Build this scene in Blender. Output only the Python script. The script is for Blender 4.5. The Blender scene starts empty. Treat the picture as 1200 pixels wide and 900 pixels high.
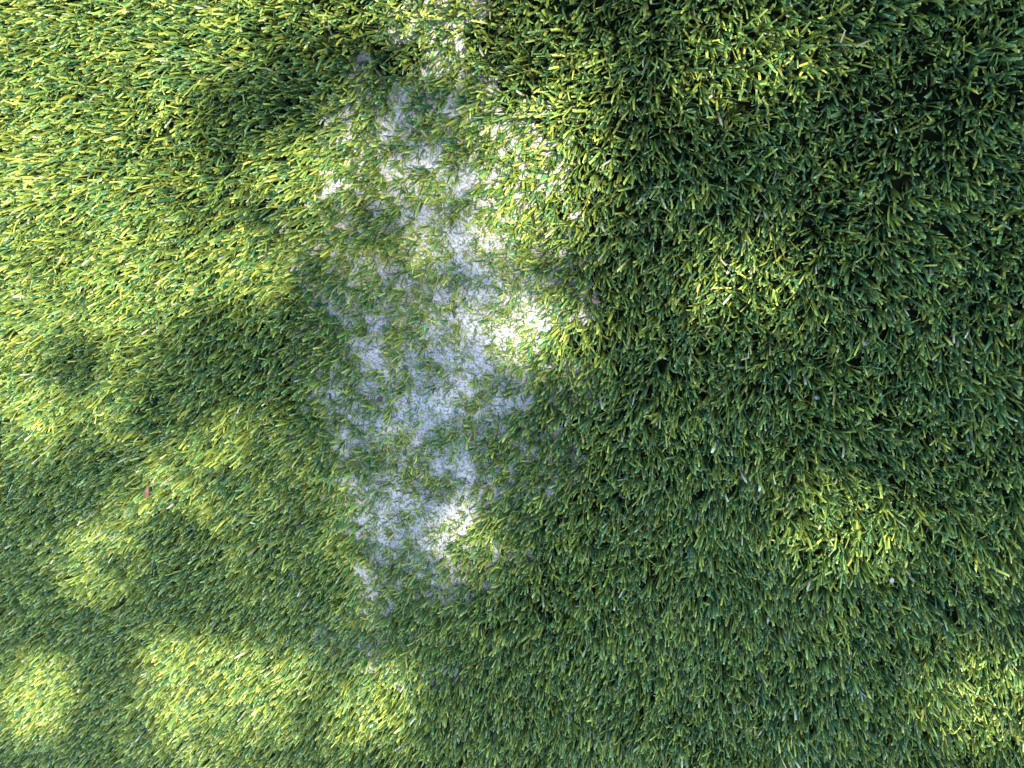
import bpy, bmesh, math, random
import numpy as np
from mathutils import Vector, Matrix

SC = bpy.context.scene
COL = SC.collection
rng = np.random.default_rng(11)
random.seed(11)

# ------------------------------------------------------------------ camera
CAM_H = 0.50                       # phone held half a metre above the turf
LENS = 27.0
F = 1200 * LENS / 36.0             # focal length in photograph pixels
NADIR = (830.0, 190.0)             # where straight-down falls in the photograph
d_cam = Vector(((NADIR[0] - 600) / F, -(NADIR[1] - 450) / F, -1.0)).normalized()
R = d_cam.rotation_difference(Vector((0, 0, -1))).to_matrix()
cam_data = bpy.data.cameras.new('camera')
cam_data.lens = LENS
cam_data.sensor_width = 36.0
cam_data.clip_start = 0.01
cam_data.clip_end = 500.0
cam = bpy.data.objects.new('camera', cam_data)
cam.matrix_world = Matrix.Translation((0, 0, CAM_H)) @ R.to_4x4()
COL.objects.link(cam)
SC.camera = cam
RN = np.array(R)

def to_px(x, y, z=0.0):
    """ground point -> photograph pixel (used only to measure the site)"""
    v = np.stack([x, y, np.zeros_like(x) + z - CAM_H], -1) @ RN      # world -> camera
    k = np.maximum(-v[..., 2], 1e-3)
    return 600 + F * v[..., 0] / k, 450 - F * v[..., 1] / k

def to_ground(px, py, z=0.0):
    d = R @ Vector(((px - 600) / F, -(py - 450) / F, -1.0))
    t = (CAM_H - z) / -d.z
    return d.x * t, d.y * t

# ------------------------------------------------------------------ sky, sun
SUN_EL = math.radians(65)
SUN_AZ = math.radians(18)           # from +X towards +Y
to_sun = Vector((math.cos(SUN_EL) * math.cos(SUN_AZ), math.cos(SUN_EL) * math.sin(SUN_AZ), math.sin(SUN_EL)))
world = bpy.data.worlds.new('World')
SC.world = world
world.use_nodes = True
nt = world.node_tree
bg = nt.nodes['Background']
sky = nt.nodes.new('ShaderNodeTexSky')
sky.sky_type = 'NISHITA'
sky.sun_disc = False
sky.sun_elevation = SUN_EL
sky.sun_rotation = math.pi / 2 - SUN_AZ
nt.links.new(sky.outputs['Color'], bg.inputs['Color'])
bg.inputs['Strength'].default_value = 0.15
sun_data = bpy.data.lights.new('sun', 'SUN')
sun_data.energy = 3.75
sun_data.angle = math.radians(0.53)
sun_data.color = (1.0, 0.91, 0.72)
sun = bpy.data.objects.new('sun', sun_data)
sun.rotation_euler = to_sun.to_track_quat('Z', 'Y').to_euler()
sun.location = to_sun * 12
COL.objects.link(sun)
SC.view_settings.view_transform = 'Standard'
SC.view_settings.look = 'None'
SC.view_settings.exposure = 1.9
SC.view_settings.gamma = 1.0

# ------------------------------------------------------------------ helpers
def tag(o, label=None, cat=None, group=None, kind=None):
    if label: o['label'] = label
    if cat: o['category'] = cat
    if group: o['group'] = group
    if kind: o['kind'] = kind
    return o

class Noise2:
    def __init__(self, seed):
        self.t = np.random.default_rng(seed).random((256, 256))
    def __call__(self, x, y, s):
        x = np.asarray(x) / s + 77.3; y = np.asarray(y) / s + 41.9
        i = np.floor(x).astype(int); j = np.floor(y).astype(int)
        u = x - i; v = y - j
        u = u * u * (3 - 2 * u); v = v * v * (3 - 2 * v)
        t = self.t
        a = t[i % 256, j % 256]; b = t[(i + 1) % 256, j % 256]
        c = t[i % 256, (j + 1) % 256]; d = t[(i + 1) % 256, (j + 1) % 256]
        return (a * (1 - u) + b * u) * (1 - v) + (c * (1 - u) + d * u) * v
N1, N2, N3 = Noise2(1), Noise2(2), Noise2(3)

def sstep(a, b, x):
    t = np.clip((x - a) / (b - a), 0, 1)
    return t * t * (3 - 2 * t)

def mesh_from(name, verts, quads=None, tris=None, mat=None, attrs=None, smooth=True):
    me = bpy.data.meshes.new(name)
    faces = []
    nq = 0 if quads is None else len(quads)
    ntq = 0 if tris is None else len(tris)
    me.vertices.add(len(verts))
    me.vertices.foreach_set('co', np.asarray(verts, np.float32).ravel())
    loops = []
    if nq: loops.append(np.asarray(quads, np.int32).ravel())
    if ntq: loops.append(np.asarray(tris, np.int32).ravel())
    loops = np.concatenate(loops)
    me.loops.add(len(loops))
    me.loops.foreach_set('vertex_index', loops)
    tot = np.concatenate([np.full(nq, 4, np.int32), np.full(ntq, 3, np.int32)])
    start = np.concatenate([[0], np.cumsum(tot)[:-1]]).astype(np.int32)
    me.polygons.add(len(tot))
    me.polygons.foreach_set('loop_start', start)
    try: me.polygons.foreach_set('loop_total', tot)
    except Exception: pass
    me.update(calc_edges=True)
    if smooth: me.polygons.foreach_set('use_smooth', np.ones(len(tot), bool))
    for k, v in (attrs or {}).items():
        a = me.attributes.new(k, 'FLOAT', 'POINT')
        a.data.foreach_set('value', np.asarray(v, np.float32))
    if mat: me.materials.append(mat)
    return me

def add_obj(name, me, parent=None):
    o = bpy.data.objects.new(name, me)
    COL.objects.link(o)
    if parent: o.parent = parent
    return o

# ------------------------------------------------------------------ materials
def new_mat(name):
    m = bpy.data.materials.new(name)
    m.use_nodes = True
    return m, m.node_tree.nodes, m.node_tree.links, m.node_tree.nodes['Principled BSDF']

def ramp(nodes, stops, interp='LINEAR'):
    r = nodes.new('ShaderNodeValToRGB')
    r.color_ramp.interpolation = interp
    e = r.color_ramp.elements
    while len(e) < len(stops): e.new(0.5)
    for k, (p, c) in enumerate(stops):
        e[k].position = p
        e[k].color = (*c, 1)
    return r

def attr(nodes, name):
    a = nodes.new('ShaderNodeAttribute'); a.attribute_name = name
    return a

def blade_material(name, stops, tip=(0.34, 0.36, 0.13), transl=0.13, rough=0.40):
    m, n, l, p = new_mat(name)
    tone = attr(n, 'tone'); s = attr(n, 'along')
    r = ramp(n, stops)
    l.new(tone.outputs['Fac'], r.inputs['Fac'])
    # cut ends are a little paler, as frayed plastic is
    rt = ramp(n, [(0.93, (0, 0, 0)), (1.0, (1, 1, 1))])
    l.new(s.outputs['Fac'], rt.inputs['Fac'])
    mul = n.new('ShaderNodeMath'); mul.operation = 'MULTIPLY'; mul.inputs[1].default_value = 0.6
    l.new(rt.outputs['Color'], mul.inputs[0])
    mix = n.new('ShaderNodeMix'); mix.data_type = 'RGBA'
    l.new(mul.outputs[0], mix.inputs['Factor'])
    l.new(r.outputs['Color'], mix.inputs['A'])
    mix.inputs['B'].default_value = (*tip, 1)
    # fine lengthwise extrusion streaks
    nz = n.new('ShaderNodeTexNoise'); nz.inputs['Scale'].default_value = 900
    nz.inputs['Detail'].default_value = 2
    geo = n.new('ShaderNodeNewGeometry')
    l.new(geo.outputs['Position'], nz.inputs['Vector'])
    var = n.new('ShaderNodeMapRange'); var.inputs['To Min'].default_value = 0.8; var.inputs['To Max'].default_value = 1.2
    l.new(nz.outputs['Fac'], var.inputs['Value'])
    vm = n.new('ShaderNodeVectorMath'); vm.operation = 'SCALE'
    lt = attr(n, 'lightness')
    lm = n.new('ShaderNodeMath'); lm.operation = 'MULTIPLY'
    l.new(var.outputs['Result'], lm.inputs[0]); l.new(lt.outputs['Fac'], lm.inputs[1])
    l.new(mix.outputs['Result'], vm.inputs[0]); l.new(lm.outputs[0], vm.inputs['Scale'])
    l.new(vm.outputs['Vector'], p.inputs['Base Color'])
    p.inputs['Roughness'].default_value = rough
    p.inputs['Specular IOR Level'].default_value = 0.62
    tr = n.new('ShaderNodeBsdfTranslucent')
    l.new(vm.outputs['Vector'], tr.inputs['Color'])
    ms = n.new('ShaderNodeMixShader'); ms.inputs['Fac'].default_value = transl
    l.new(p.outputs['BSDF'], ms.inputs[1]); l.new(tr.outputs['BSDF'], ms.inputs[2])
    l.new(ms.outputs['Shader'], n['Material Output'].inputs['Surface'])
    return m

M_BLADE = blade_material('turf_yarn', [
    (0.00, (0.034, 0.105, 0.050)),
    (0.22, (0.080, 0.185, 0.068)),
    (0.42, (0.150, 0.275, 0.070)),
    (0.58, (0.235, 0.330, 0.058)),
    (0.80, (0.335, 0.395, 0.064)),
    (0.97, (0.480, 0.480, 0.110)),
    (1.00, (0.52, 0.54, 0.36))], tip=(0.52, 0.53, 0.20))
M_STUB = blade_material('worn_yarn', [
    (0.00, (0.042, 0.145, 0.052)),
    (0.30, (0.075, 0.200, 0.050)),
    (0.55, (0.190, 0.275, 0.045)),
    (0.85, (0.310, 0.345, 0.060)),
    (1.00, (0.420, 0.410, 0.130))], tip=(0.52, 0.53, 0.20))

def sand_material():
    m, n, l, p = new_mat('white_sand')
    geo = n.new('ShaderNodeNewGeometry')
    nz = n.new('ShaderNodeTexNoise'); nz.inputs['Scale'].default_value = 700; nz.inputs['Detail'].default_value = 3
    l.new(geo.outputs['Position'], nz.inputs['Vector'])
    r = ramp(n, [(0.31, (0.11, 0.125, 0.12)), (0.40, (0.29, 0.30, 0.30)), (0.56, (0.54, 0.53, 0.51)), (0.8, (0.62, 0.61, 0.59))])
    l.new(nz.outputs['Fac'], r.inputs['Fac'])
    nb = n.new('ShaderNodeTexNoise'); nb.inputs['Scale'].default_value = 40; nb.inputs['Detail'].default_value = 4
    l.new(geo.outputs['Position'], nb.inputs['Vector'])
    rb = ramp(n, [(0.35, (0.72, 0.73, 0.74)), (0.62, (1, 1, 1))])
    l.new(nb.outputs['Fac'], rb.inputs['Fac'])
    mx = n.new('ShaderNodeMix'); mx.data_type = 'RGBA'; mx.blend_type = 'MULTIPLY'; mx.inputs['Factor'].default_value = 1
    l.new(r.outputs['Color'], mx.inputs['A']); l.new(rb.outputs['Color'], mx.inputs['B'])
    l.new(mx.outputs['Result'], p.inputs['Base Color'])
    p.inputs['Roughness'].default_value = 0.75
    bp = n.new('ShaderNodeBump'); bp.inputs['Strength'].default_value = 0.5; bp.inputs['Distance'].default_value = 0.0006
    l.new(nz.outputs['Fac'], bp.inputs['Height']); l.new(bp.outputs['Normal'], p.inputs['Normal'])
    return m
M_SAND = sand_material()

def plain(name, c, rough=0.6, var=0.25, scale=300):
    m, n, l, p = new_mat(name)
    geo = n.new('ShaderNodeNewGeometry')
    nz = n.new('ShaderNodeTexNoise'); nz.inputs['Scale'].default_value = scale; nz.inputs['Detail'].default_value = 4
    l.new(geo.outputs['Position'], nz.inputs['Vector'])
    r = ramp(n, [(0.3, tuple(v * (1 - var) for v in c)), (0.7, tuple(min(1, v * (1 + var)) for v in c))])
    l.new(nz.outputs['Fac'], r.inputs['Fac']); l.new(r.outputs['Color'], p.inputs['Base Color'])
    p.inputs['Roughness'].default_value = rough
    return m
M_BACK = plain('turf_backing', (0.012, 0.018, 0.007), 0.95, 0.4)
M_BACK.node_tree.nodes['Principled BSDF'].inputs['Specular IOR Level'].default_value = 0.1
M_DRY = plain('dry_leaf_brown', (0.12, 0.065, 0.030), 0.6, 0.35, 500)
M_HUSK = plain('husk_pink_brown', (0.12, 0.072, 0.055), 0.5, 0.35, 700)
M_DARK = plain('dark_bark_crumb', (0.06, 0.03, 0.018), 0.7, 0.4, 700)
M_TAN = plain('tan_straw', (0.20, 0.16, 0.10), 0.5, 0.25, 700)
M_PEB = plain('pale_grit', (0.22, 0.245, 0.28), 0.25, 0.2, 700)
M_BARK = plain('tree_bark', (0.16, 0.12, 0.085), 0.85, 0.35, 30)
M_LEAF = blade_material('tree_leaf', [(0.0, (0.035, 0.09, 0.02)), (1.0, (0.10, 0.17, 0.035))], tip=(0.1, 0.15, 0.04), transl=0.12, rough=0.45)

# ------------------------------------------------------------------ site fields
def ell(px, py, cx, cy, rx, ry, rot=0.0, soft=0.5):
    a = math.radians(rot); c, s = math.cos(a), math.sin(a)
    dx, dy = px - cx, py - cy
    u = (dx * c + dy * s) / rx; v = (-dx * s + dy * c) / ry
    return 1 - sstep(1 - soft, 1 + soft, np.sqrt(u * u + v * v))

# the worn patch, measured on the ground
def worn(x, y):
    px, py = to_px(x, y, 0.0)
    w = np.maximum.reduce([
        ell(px, py, 545, 380, 105, 165, 8, 0.6),
        0.92 * ell(px, py, 508, 560, 84, 160, 10, 0.75),
        0.70 * ell(px, py, 500, 425, 145, 300, 6, 0.8),
        0.62 * ell(px, py, 515, 195, 130, 140, 0, 0.75),
        0.3 * ell(px, py, 530, 40, 60, 75, 0, 0.6)])
    w = w + 0.55 * (0.6 * N1(x, y, 0.03) + 0.4 * N2(x, y, 0.012) - 0.5) * sstep(0.03, 0.3, w) * (1.15 - w) * 2
    return np.clip(w, 0, 1)

# ------------------------------------------------------------------ blades
def make_blades(bx, by, z0, length, theta0, phi, bend, width, tone, nseg=4, twist=None, fold=0.3, taper=0.25):
    n = len(bx)
    s = np.linspace(0, 1, nseg + 1)
    pos = np.zeros((n, nseg + 1, 3)); dirs = np.zeros((n, nseg + 1, 3))
    p = np.stack([bx, by, np.zeros(n) + z0], -1)
    pos[:, 0] = p
    tw = np.zeros(n) if twist is None else twist
    for k in range(nseg + 1):
        th = theta0 + bend * s[k]
        ph = phi + tw * s[k]
        dirs[:, k] = np.stack([np.sin(th) * np.cos(ph), np.sin(th) * np.sin(ph), np.cos(th)], -1)
    for k in range(1, nseg + 1):
        md = dirs[:, k - 1] + dirs[:, k]; md /= np.linalg.norm(md, axis=1, keepdims=True)
        pos[:, k] = pos[:, k - 1] + md * (length / nseg)[:, None]
    pos[..., 2] = np.maximum(pos[..., 2], 0.0008)
    # width axis: random roll around the blade
    roll = rng.random(n) * math.pi * 2
    verts = np.zeros((n, nseg + 1, 3, 3))
    for k in range(nseg + 1):
        t = dirs[:, k]
        a = np.cross(t, np.stack([-np.sin(phi), np.cos(phi), np.zeros(n)], -1))
        a /= np.linalg.norm(a, axis=1, keepdims=True) + 1e-9
        b = np.cross(t, a)
        rr = roll + 0.6 * tw * s[k]
        w = a * np.cos(rr)[:, None] + b * np.sin(rr)[:, None]
        nn = np.cross(t, w)
        hw = (width * 0.5 * (1 - taper * s[k] ** 3))[:, None]
        verts[:, k, 0] = pos[:, k] - w * hw
        verts[:, k, 1] = pos[:, k] + nn * hw * fold * 2
        verts[:, k, 2] = pos[:, k] + w * hw
    # slanted, frayed cut end
    cut = rng.normal(0, 0.35, n)[:, None] * width[:, None]
    verts[:, -1, 0] += dirs[:, -1] * cut
    verts[:, -1, 2] -= dirs[:, -1] * cut
    nv = (nseg + 1) * 3
    q = []
    for k in range(nseg):
        for j in range(2):
            q.append([k * 3 + j, k * 3 + j + 1, (k + 1) * 3 + j + 1, (k + 1) * 3 + j])
    q = np.array(q)[None] + (np.arange(n) * nv)[:, None, None]
    tone_v = np.repeat(tone, nv)
    s_v = np.tile(np.repeat(s, 3), n)
    light_v = np.repeat(np.clip(rng.lognormal(-0.05, 0.36, n), 0.4, 1.75), nv)
    return verts.reshape(-1, 3), q.reshape(-1, 4), {'tone': tone_v, 'along': s_v, 'lightness': light_v}

def tone_pick(n, yellow=0.5):
    """yarn mix of the turf: dark green, green and olive-yellow strands"""
    u = rng.random(n)
    t = np.where(u < yellow, rng.normal(0.70, 0.15, n), rng.normal(0.28, 0.18, n))
    t = np.where(rng.random(n) < 0.004, 1.0, t)  # rare palest strands: stray pale clippings, and sky glints put into the colour
    return np.clip(t, 0, 1)

# tufts in stitched rows, detailed under the camera and thinning far outside the frame
gx, gy = 0.0070, 0.0057
X0, X1, Y0, Y1 = -1.15, 0.65, -1.05, 0.60
nx, ny = int((X1 - X0) / gx), int((Y1 - Y0) / gy)
ix, iy = np.meshgrid(np.arange(nx), np.arange(ny), indexing='ij')
tx = (X0 + ix * gx + rng.normal(0, 0.0016, ix.shape)).ravel()
ty = (Y0 + iy * gy + (ix % 2) * gy * 0.5 + rng.normal(0, 0.0018, ix.shape)).ravel()
px, py = to_px(tx, ty, 0.015)
out = np.maximum.reduce([-40 - px, px - 1240, -40 - py, py - 940, np.zeros_like(px)])
keep_p = np.where(out <= 0, 1.0, np.clip(0.45 * np.exp(-out / 250.0), 0.06, 1))
k = rng.random(len(tx)) < keep_p
tx, ty, out, keep_p = tx[k], ty[k], out[k], keep_p[k]
px, py = px[k], py[k]
w = worn(tx, ty)
far_scale = np.clip(1 / np.sqrt(keep_p), 1, 2.6)
per = np.where(out > 0, 5, np.where(w > 0.25, 12, 10))
# tufts missing in the worn patch
clump = 0.5 * N2(tx, ty, 0.016) + 0.5 * N3(tx, ty, 0.009)
gone = sstep(0.17, 0.95, w) * (0.36 + 0.44 * sstep(0.58, 0.42, clump))
live = rng.random(len(tx)) > gone
ids = np.repeat(np.arange(len(tx))[live], per[live])
n = len(ids)
ww = w[ids]
ang = rng.random(n) * 2 * math.pi
rad = np.abs(rng.normal(0, 1, n))
bx = tx[ids] + np.cos(ang) * 0.0019 * rad
by = ty[ids] + np.sin(ang) * 0.0019 * rad
L = rng.normal(0.0165, 0.0015, n) * (0.92 + 0.18 * N1(bx, by, 0.05))
L = np.where(rng.random(n) < 0.25, L * rng.uniform(0.45, 0.85, n), L)
Ls = rng.uniform(0.006, 0.013, n)
mixw = sstep(0.1, 0.95, ww)
L = L * (1 - mixw) + Ls * mixw
# lean: tuft splay + local lay of the pile
lay_a = 2 * math.pi * N2(bx, by, 0.045) * 1.3
lay = 0.04 + 0.07 * N3(bx, by, 0.035)
lx = np.cos(ang) * rad * 0.14 + np.cos(lay_a) * lay
ly = np.sin(ang) * rad * 0.14 + np.sin(lay_a) * lay - 0.10
left = sstep(620, 250, px[ids])
lx += -0.02 * left
ly += -0.02 * left
comb = sstep(700, 350, px[ids]) * sstep(420, 620, py[ids])
lx = lx * (1 - 0.25 * comb) - 0.12 * comb
ly = ly * (1 - 0.25 * comb) - 0.10 * comb
# worn strands lie flatter, brushed toward lower left
lx += mixw * (-0.45 + rng.normal(0, 0.5, n))
ly += mixw * (-0.35 + rng.normal(0, 0.5, n))
phi = np.arctan2(ly, lx)
th = np.clip(np.hypot(lx, ly), 0, 1.42)
bend = (rng.normal(0.28, 0.36, n) + 0.16 * sstep(600, 800, px[ids])) * (1 - 0.3 * mixw)
bend = np.minimum(bend, 1.55 - th)
wd = rng.uniform(0.0010, 0.0020, n) * far_scale[ids] * (1 - 0.12 * mixw)
yel = 0.45 - 0.10 * sstep(650, 850, px[ids]) + 0.1 * (N1(bx, by, 0.09) - 0.5)  # right side gets fewer yellow strands: its cooler shade put into the colour
tone = tone_pick(n, yel)
near = ww < 0.35
def sel(m, name, mat, **kw):
    v, q, a = make_blades(bx[m], by[m], 0.0006, L[m], th[m], phi[m], bend[m], wd[m], tone[m], twist=rng.normal(0, 0.5, m.sum()), **kw)
    return add_obj(name, mesh_from(name, v, quads=q, mat=mat, attrs=a))
g = sel(near, 'grass', M_BLADE, nseg=3)
tag(g, 'dense green and olive artificial turf pile around the worn patch', 'grass', kind='stuff')
g2 = sel(~near, 'worn_grass', M_STUB, nseg=3)
tag(g2, 'short flattened turf stubble scattered over the white sandy patch', 'worn grass', kind='stuff')
print('blades', n, near.sum(), (~near).sum(), L.mean())

# fine curly thatch and chopped fibre in the worn patch
m = 110000
cx = rng.uniform(-0.42, 0.02, m); cy = rng.uniform(-0.42, 0.24, m)
cw = worn(cx, cy)
cl = 0.5 * N2(cx, cy, 0.016) + 0.5 * N3(cx, cy, 0.009)
k = (rng.random(m) < cw * (0.35 + 0.65 * sstep(0.35, 0.6, cl)) * 0.8)
cx, cy = cx[k], cy[k]; m = len(cx)
v, q, a = make_blades(cx, cy, 0.004, rng.uniform(0.003, 0.0085, m), rng.uniform(0.9, 1.6, m), rng.random(m) * 6.28,
                      rng.normal(0, 0.5, m), rng.uniform(0.0005, 0.0011, m), np.clip(rng.normal(0.58, 0.2, m), 0, 1), nseg=2, twist=rng.normal(0, 2.0, m))
o = add_obj('thatch', mesh_from('thatch', v, quads=q, mat=M_STUB, attrs=a))
tag(o, 'fine chopped green fibres lying loose on the white sand', 'thatch', kind='stuff')

# ------------------------------------------------------------------ ground and sand
me = mesh_from('ground', [(-60, -60, 0), (60, -60, 0), (60, 60, 0), (-60, 60, 0)], quads=[[0, 1, 2, 3]], mat=M_BACK)
tag(add_obj('ground', me), kind='structure')

step = 0.0010
sx = np.arange(-0.44, 0.06, step); sy = np.arange(-0.44, 0.27, step)
SX, SY = np.meshgrid(sx, sy, indexing='ij')
SW = worn(SX, SY)
relief = 0.0016 * (N1(SX, SY, 0.02) - 0.5) + 0.0018 * (N2(SX, SY, 0.007) - 0.5) + 0.0013 * (N3(SX, SY, 0.0022) - 0.5) + 0.0007 * (rng.random(SX.shape) - 0.5)
SZ = -0.002 + 0.0052 * sstep(0.0, 0.35, SW) + relief
a, b = SX.shape
idx = np.arange(a * b).reshape(a, b)
q = np.stack([idx[:-1, :-1], idx[1:, :-1], idx[1:, 1:], idx[:-1, 1:]], -1)
SQ = SW[:-1, :-1]
q = q[SQ > 0.01].reshape(-1, 4)
used, inv = np.unique(q, return_inverse=True)
vv = np.stack([SX.ravel(), SY.ravel(), SZ.ravel()], -1)[used]
o = add_obj('sand', mesh_from('sand', vv, quads=inv.reshape(-1, 4), mat=M_SAND))
tag(o, kind='structure')

# loose grains on the sand
m = 16000
cx = rng.uniform(-0.42, 0.02, m); cy = rng.uniform(-0.42, 0.24, m)
k = rng.random(m) < worn(cx, cy)
cx, cy = cx[k], cy[k]; m = len(cx)
octa = np.array([(1, 0, 0), (0, 1, 0), (-1, 0, 0), (0, -1, 0), (0, 0, 1), (0, 0, -1)], float)
ot = np.array([(0, 1, 4), (1, 2, 4), (2, 3, 4), (3, 0, 4), (1, 0, 5), (2, 1, 5), (3, 2, 5), (0, 3, 5)])
sc_ = rng.uniform(0.0003, 0.0008, (m, 1, 1)) * rng.uniform(0.7, 1.3, (m, 6, 1))
ra = rng.random(m) * 6.28
rot = np.stack([np.stack([np.cos(ra), -np.sin(ra), 0 * ra], -1), np.stack([np.sin(ra), np.cos(ra), 0 * ra], -1), np.stack([0 * ra, 0 * ra, 0 * ra + 1], -1)], 1)
vv = np.einsum('mij,kj->mki', rot, octa) * sc_ + np.stack([cx, cy, np.full(m, 0.0036)], -1)[:, None]
tt = ot[None] + (np.arange(m) * 6)[:, None, None]
o = add_obj('sand_grains', mesh_from('sand_grains', vv.reshape(-1, 3), tris=tt.reshape(-1, 3), mat=M_SAND, smooth=False))
tag(o, 'loose white sand grains strewn on the bare patch', 'sand', kind='stuff')

# ------------------------------------------------------------------ small debris on the turf
def leaf_mesh(name, ln, wd_, mat, curl=0.9, nu=9, nv_=5, seed=0):
    r = np.random.default_rng(seed)
    vs, qs = [], []
    for layer, off in ((0, 0.0), (1, -0.00025)):
        for i in range(nu):
            u = i / (nu - 1)
            hw = wd_ * 0.5 * (math.sin(math.pi * min(1, 0.06 + u * 0.92)) ** 0.7)
            for j in range(nv_):
                t = (j / (nv_ - 1) - 0.5) * 2
                a_ = t * curl
                vs.append(((u - 0.5) * ln, hw * math.sin(a_) / max(curl, 0.3), hw * (1 - math.cos(a_)) / max(curl, 0.3) * 1.4 + off
                           + 0.10 * ln * math.sin(u * 3.0) + r.normal(0, 0.00012)))
    st = nu * nv_
    for i in range(nu - 1):
        for j in range(nv_ - 1):
            a0 = i * nv_ + j
            qs.append([a0, a0 + nv_, a0 + nv_ + 1, a0 + 1])
            b0 = a0 + st
            qs.append([b0, b0 + 1, b0 + nv_ + 1, b0 + nv_])
    return mesh_from(name, np.array(vs), quads=np.array(qs), mat=mat)

def tube_mesh(name, pts, radii, mat, ns=6):
    vs, qs = [], []
    for i, (p, r_) in enumerate(zip(pts, radii)):
        p = Vector(p)
        d_ = (Vector(pts[min(i + 1, len(pts) - 1)]) - Vector(pts[max(i - 1, 0)])).normalized()
        a_ = d_.orthogonal().normalized(); b_ = d_.cross(a_)
        for k_ in range(ns):
            t = 2 * math.pi * k_ / ns
            vs.append(p + a_ * (math.cos(t) * r_) + b_ * (math.sin(t) * r_))
    for i in range(len(pts) - 1):
        for k_ in range(ns):
            qs.append([i * ns + k_, i * ns + (k_ + 1) % ns, (i + 1) * ns + (k_ + 1) % ns, (i + 1) * ns + k_])
    return vs, qs

def place(o, px_, py_, z, rot):
    x, y = to_ground(px_, py_, z)
    o.location = (x, y, z)
    o.rotation_euler = rot

o = add_obj('dry_leaf', leaf_mesh('dry_leaf', 0.0115, 0.0050, M_DRY, seed=1))
vs, qs = tube_mesh('stem', [(0.006, 0, 0.0005), (0.009, 0.0004, 0.0012), (0.0115, 0.0012, 0.0014)], [0.0004, 0.0003, 0.00022], M_DRY)
add_obj('stem', mesh_from('stem', np.array(vs), quads=np.array(qs), mat=M_DRY), o)
place(o, 173, 577, 0.0165, (0.35, 0.15, math.radians(82)))
tag(o, 'small curled orange brown dry leaf resting upright in the lower left turf', 'leaf')

o = add_obj('seed_husk', leaf_mesh('seed_husk', 0.0062, 0.0045, M_HUSK, curl=1.3, seed=2))
place(o, 699, 351, 0.016, (0.5, -0.1, math.radians(-25)))
tag(o, 'pinkish brown seed husk in dark turf right of the white patch', 'husk')
o = add_obj('leaf_scrap', leaf_mesh('leaf_scrap', 0.0050, 0.0042, M_DARK, curl=0.6, seed=3))
place(o, 445, 467, 0.010, (0.2, 0.2, 0.6))
tag(o, 'dark brown leaf scrap lying on the left side of the white patch', 'leaf scrap')
o = add_obj('leaf_scrap', leaf_mesh('leaf_scrap', 0.0048, 0.0026, M_HUSK, curl=1.0, seed=4))
place(o, 614, 241, 0.0135, (0.4, 0.1, 1.2))
tag(o, 'small pink leaf scrap on the upper right edge of the white patch', 'leaf scrap')

def straw(px_, py_, ln, rotz, label, tilt=0.12):
    v_, q_, a_ = make_blades(np.zeros(1), np.zeros(1), 0.0, np.array([ln]), np.array([1.45]), np.array([0.0]), np.array([0.1]),
                             np.array([0.0010]), np.array([1.0]), nseg=4)
    o_ = add_obj('straw', mesh_from('straw', v_, quads=q_, mat=M_TAN))
    place(o_, px_, py_, 0.0185, (0.1, -tilt, rotz))
    tag(o_, label, 'straw', 'tan straw scraps on the turf')
straw(992, 62, 0.010, 2.2, 'longest tan straw scrap of the tangle beside the bright spot at upper right')
straw(1003, 55, 0.007, 0.4, 'short tan straw scrap at the right end of the tangle beside the bright upper spot')
straw(985, 50, 0.006, 1.3, 'short tan straw scrap at the left end of the tangle beside the bright upper spot')

def pebble(px_, py_, r_, z, label, seed):
    r = np.random.default_rng(seed)
    bm = bmesh.new()
    bmesh.ops.create_icosphere(bm, subdivisions=2, radius=r_)
    for v_ in bm.verts:
        v_.co *= 1 + r.normal(0, 0.10)
        v_.co.z *= 0.75
    me_ = bpy.data.meshes.new('pebble'); bm.to_mesh(me_); bm.free()
    me_.materials.append(M_PEB)
    o_ = add_obj('pebble', me_)
    place(o_, px_, py_, z, (0.3, 0.2, seed))
    tag(o_, label, 'pebble', 'pale pebbles caught in the turf')
pebble(1045, 680, 0.0016, 0.0145, 'shiny pale pebble in the turf just below the bright spot at lower right', 1)
pebble(957, 466, 0.0013, 0.0145, 'pale pebble in the shaded turf above the bright lower right spot', 2)
pebble(1013, 403, 0.0012, 0.0145, 'tiny bluish pebble in dark turf nearest the right of the bright middle right spot', 3)

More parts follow.
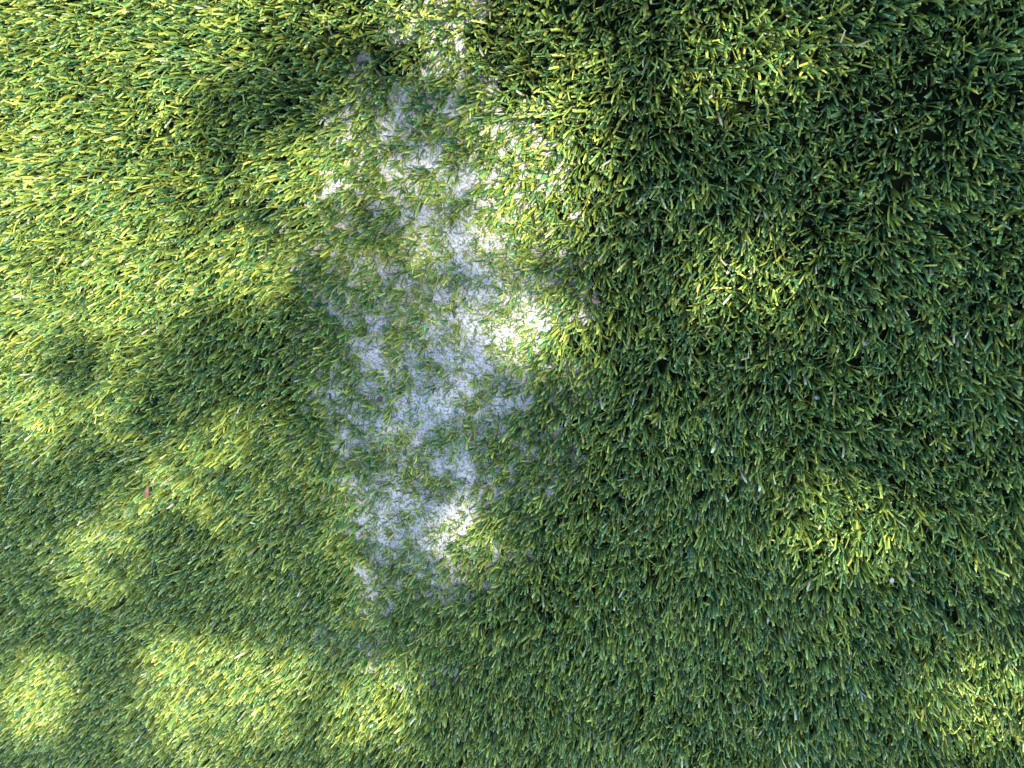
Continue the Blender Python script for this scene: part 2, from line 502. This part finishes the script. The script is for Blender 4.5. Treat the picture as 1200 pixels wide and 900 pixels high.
# ------------------------------------------------------------------ tree overhead (out of frame): its leaves dapple the turf
# sunlit amount over the turf, read from the photograph's pools of light
def lit(px, py, grow=0.0):
    L_ = np.zeros_like(px)
    wx, wy = px / 1000.0, py / 1000.0            # the pools are ragged, as gaps between leaves are
    px = px + 34 * (N1(wx, wy, 0.055) - 0.5)
    py = py + 34 * (N2(wx, wy, 0.055) - 0.5)
    def add(cx, cy, rx, ry, rot, amt, soft=0.4):
        nonlocal L_
        g_ = grow if amt > 0 else 0.0
        e = ell(px, py, cx, cy, rx + g_, ry + g_, rot, soft) * abs(amt)
        L_ = np.maximum(L_, e) if amt > 0 else L_ * (1 - e)
    add(120, 200, 420, 320, 0, 1.0, 0.2)
    add(420, 20, 190, 60, 0, 0.9)
    add(490, 210, 110, 120, 0, 0.45)
    add(640, 195, 105, 125, 15, 0.95, 0.4)
    add(560, 55, 160, 70, 0, 0.8)
    add(312, 115, 94, 55, -20, -1.0, 0.35)
    add(405, 78, 76, 44, -10, -0.92)
    add(495, 120, 70, 26, 0, -0.7)
    add(490, 225, 75, 95, 0, -0.35)
    add(770, 125, 45, 75, 0, -0.8)
    add(280, 255, 70, 22, 0, -0.55)
    add(258, 442, 112, 76, 8, -0.97, 0.4)
    add(370, 430, 60, 50, 0, -0.6)
    add(82, 430, 34, 26, 0, -0.75)
    add(60, 440, 110, 70, 0, 0.7)
    add(82, 430, 34, 26, 0, -0.75)
    add(40, 540, 130, 70, 0, 0.38)
    add(150, 720, 200, 110, 0, 0.2)
    add(430, 300, 80, 55, 0, -0.4)
    add(535, 320, 95, 140, 10, 0.6, 0.8)
    add(375, 385, 85, 50, 0, -0.75)
    add(640, 385, 52, 38, 0, 1.0, 0.2)
    add(655, 320, 50, 28, 20, -0.7)
    add(245, 565, 145, 80, 10, 0.58)
    add(430, 620, 140, 85, 10, 0.3)
    add(475, 546, 45, 16, 0, 0.3)
    add(555, 640, 36, 30, 0, 0.9)
    add(195, 585, 55, 42, 0, 0.8)
    add(110, 662, 45, 34, 0, 0.8)
    add(250, 845, 95, 108, -15, 0.85, 0.5)
    add(435, 838, 44, 34, 0, 0.95)
    add(390, 860, 120, 55, 0, 0.35)
    add(340, 690, 120, 50, -20, 0.4)
    add(38, 830, 44, 34, 0, 0.9)
    add(890, 58, 92, 58, 0, 1.0, 0.2)
    add(875, 335, 60, 55, 0, 1.0, 0.2)
    add(997, 624, 74, 54, 0, 1.0, 0.2)
    add(1166, 832, 62, 54, 0, 1.0, 0.2)
    add(1185, 640, 40, 50, 0, 0.45)
    add(1130, 320, 60, 36, 0, 0.35)
    add(1040, 10, 50, 25, 0, 0.4)
    rag = sstep(560, 480, px) * sstep(450, 540, py)
    return np.clip(L_ * (1 + rag * (0.5 - 1.1 * N3(wx, wy, 0.035))) + 0.10 * rag, 0, 1)

def build_tree():
    rng = np.random.default_rng(5); random.seed(5)
    n_in, n_out = 26000, 26000
    leaves = n_in + n_out
    # crown: candidates through a volume round the sun's line of sight to the turf
    h = rng.uniform(2.9, 3.7, leaves)
    # where each leaf's shadow lands
    gxp = np.concatenate([rng.uniform(-0.75, 0.4, n_in), rng.uniform(-1.5, 1.2, n_out)])
    gyp = np.concatenate([rng.uniform(-0.6, 0.35, n_in), rng.uniform(-1.4, 1.2, n_out)])
    tt_ = h / to_sun.z
    pos = np.stack([gxp + to_sun.x * tt_, gyp + to_sun.y * tt_, h], -1)
    px_, py_ = to_px(gxp + 0.02 * to_sun.x / to_sun.z, gyp + 0.02 * to_sun.y / to_sun.z, 0.02)
    inside = (px_ > -150) & (px_ < 1350) & (py_ > -150) & (py_ < 1050)
    dens = np.where(inside, (1 - lit(np.clip(px_, -150, 1350), np.clip(py_, -150, 1050), 16.0)) ** 1.6, sstep(0.34, 0.5, 0.6 * N1(gxp, gyp, 0.2) + 0.4 * N2(gxp, gyp, 0.09)))
    edge = np.hypot((gxp + 0.15) / 1.35, (gyp + 0.1) / 1.3)
    dens *= 1 - sstep(0.8, 1.02, edge + 0.2 * (N3(gxp, gyp, 0.3) - 0.5))
    k_ = rng.random(leaves) < dens
    pos = pos[k_]; nL = len(pos)
    ln = rng.uniform(0.022, 0.032, nL); wl = ln * rng.uniform(0.5, 0.65, nL)
    prof = [(0.0, 0.0), (0.3, 0.9), (0.6, 0.85), (1.0, 0.0)]
    # random orientation, mostly spread flat
    nrm = rng.normal(0, 0.45, (nL, 3)); nrm[:, 2] += 1; nrm += np.array(to_sun) * 0.4
    nrm /= np.linalg.norm(nrm, axis=1, keepdims=True)
    ra_ = rng.normal(0, 1, (nL, 3)); u_ = np.cross(nrm, ra_); u_ /= np.linalg.norm(u_, axis=1, keepdims=True)
    v_ = np.cross(nrm, u_)
    V = []
    S = []
    for (s_, hw) in prof:
        c_ = pos + u_ * ((s_ - 0.5) * ln)[:, None] - nrm * (0.25 * (s_ - 0.4) ** 2 * ln)[:, None]
        if hw == 0: V.append(c_); S.append(s_)
        else:
            V.append(c_ - v_ * (hw * 0.5 * wl)[:, None]); V.append(c_ + v_ * (hw * 0.5 * wl)[:, None]); S += [s_, s_]
    V = np.stack(V, 1)
    base = (np.arange(nL) * 6)[:, None, None]
    tri = np.array([[0, 2, 1], [3, 4, 5]])[None] + base
    quad = np.array([[1, 2, 4, 3]])[None] + base
    tone_ = np.repeat(rng.random(nL), 6); al = np.tile(np.array(S) * 0.9, nL)
    t = bpy.data.objects.new('tree', None); COL.objects.link(t)
    trunk_xy = Vector((4.4, 1.4))
    t.location = (trunk_xy.x, trunk_xy.y, 0)
    tag(t, 'leafy shade tree standing to the right outside the picture, dappling the turf', 'tree')
    off = np.array(t.location)
    cr = add_obj('crown', mesh_from('crown', V.reshape(-1, 3) - off, quads=quad.reshape(-1, 4), tris=tri.reshape(-1, 3), mat=M_LEAF, attrs={'tone': tone_, 'along': al, 'lightness': np.ones(len(al))}, smooth=False), t)
    vs, qs = tube_mesh('trunk', [(0, 0, -0.05), (0.02, 0.01, 0.3), (-0.05, 0.02, 1.2), (-0.2, 0.0, 2.3), (-0.5, -0.1, 3.1)], [0.19, 0.14, 0.12, 0.10, 0.07], M_BARK, 10)
    add_obj('trunk', mesh_from('trunk', np.array(vs), quads=np.array(qs), mat=M_BARK), t)
    # limbs from the trunk top into the crown, and twigs to the leaf clumps; a branch keeps to the leafy side of the gaps
    def shade_cost(pts):
        P = np.array([p_ + t.location for p_ in pts]); c_ = 0.0
        for a_, b_ in zip(P[:-1], P[1:]):
            for f_ in np.linspace(0, 1, 14):
                q_ = a_ + (b_ - a_) * f_
                k_ = (q_[2] - 0.02) / to_sun.z
                X_, Y_ = to_px(np.array([q_[0] - to_sun.x * k_]), np.array([q_[1] - to_sun.y * k_]), 0.02)
                if -60 < X_[0] < 1260 and -60 < Y_[0] < 960: c_ += float(lit(X_, Y_, 8.0)[0])
        return c_
    top = Vector((-0.35, -0.05, 2.7))
    pick = pos[rng.permutation(nL)[:600]] - off
    limb_pts = []
    cand = []
    for e in pick[:110]:
        e = Vector(e)
        mid = top.lerp(e, 0.5) + Vector((random.uniform(-.2, .2), random.uniform(-.3, .3), 0.15))
        pts = [top, top.lerp(mid, 0.6), mid, mid.lerp(e, 0.6), e]
        cand.append((shade_cost(pts), len(cand), pts))
    cand.sort()
    for c_, _, pts in cand[:8]:
        vs, qs = tube_mesh('limb', pts, [0.035, 0.026, 0.018, 0.011, 0.004], M_BARK, 6)
        add_obj('limb', mesh_from('limb', np.array(vs), quads=np.array(qs), mat=M_BARK), t)
        limb_pts += pts[1:]
    VS, QS = [], []
    for e in pick[110:]:
        e = Vector(e)
        s_ = min(limb_pts, key=lambda p_: (p_ - e).length)
        pts = [s_, s_.lerp(e, 0.5) + Vector((0, 0, 0.03)), e]
        if shade_cost(pts) > 2.0: continue
        vs, qs = tube_mesh('twig', pts, [0.004, 0.003, 0.0015], M_BARK, 4)
        b_ = len(VS); VS.extend(vs); QS.extend([[i + b_ for i in q_] for q_ in qs])
    tag(add_obj('twig', mesh_from('twig', np.array(VS), quads=np.array(QS), mat=M_BARK), t), kind='stuff')
    print('leaves', nL)
build_tree()
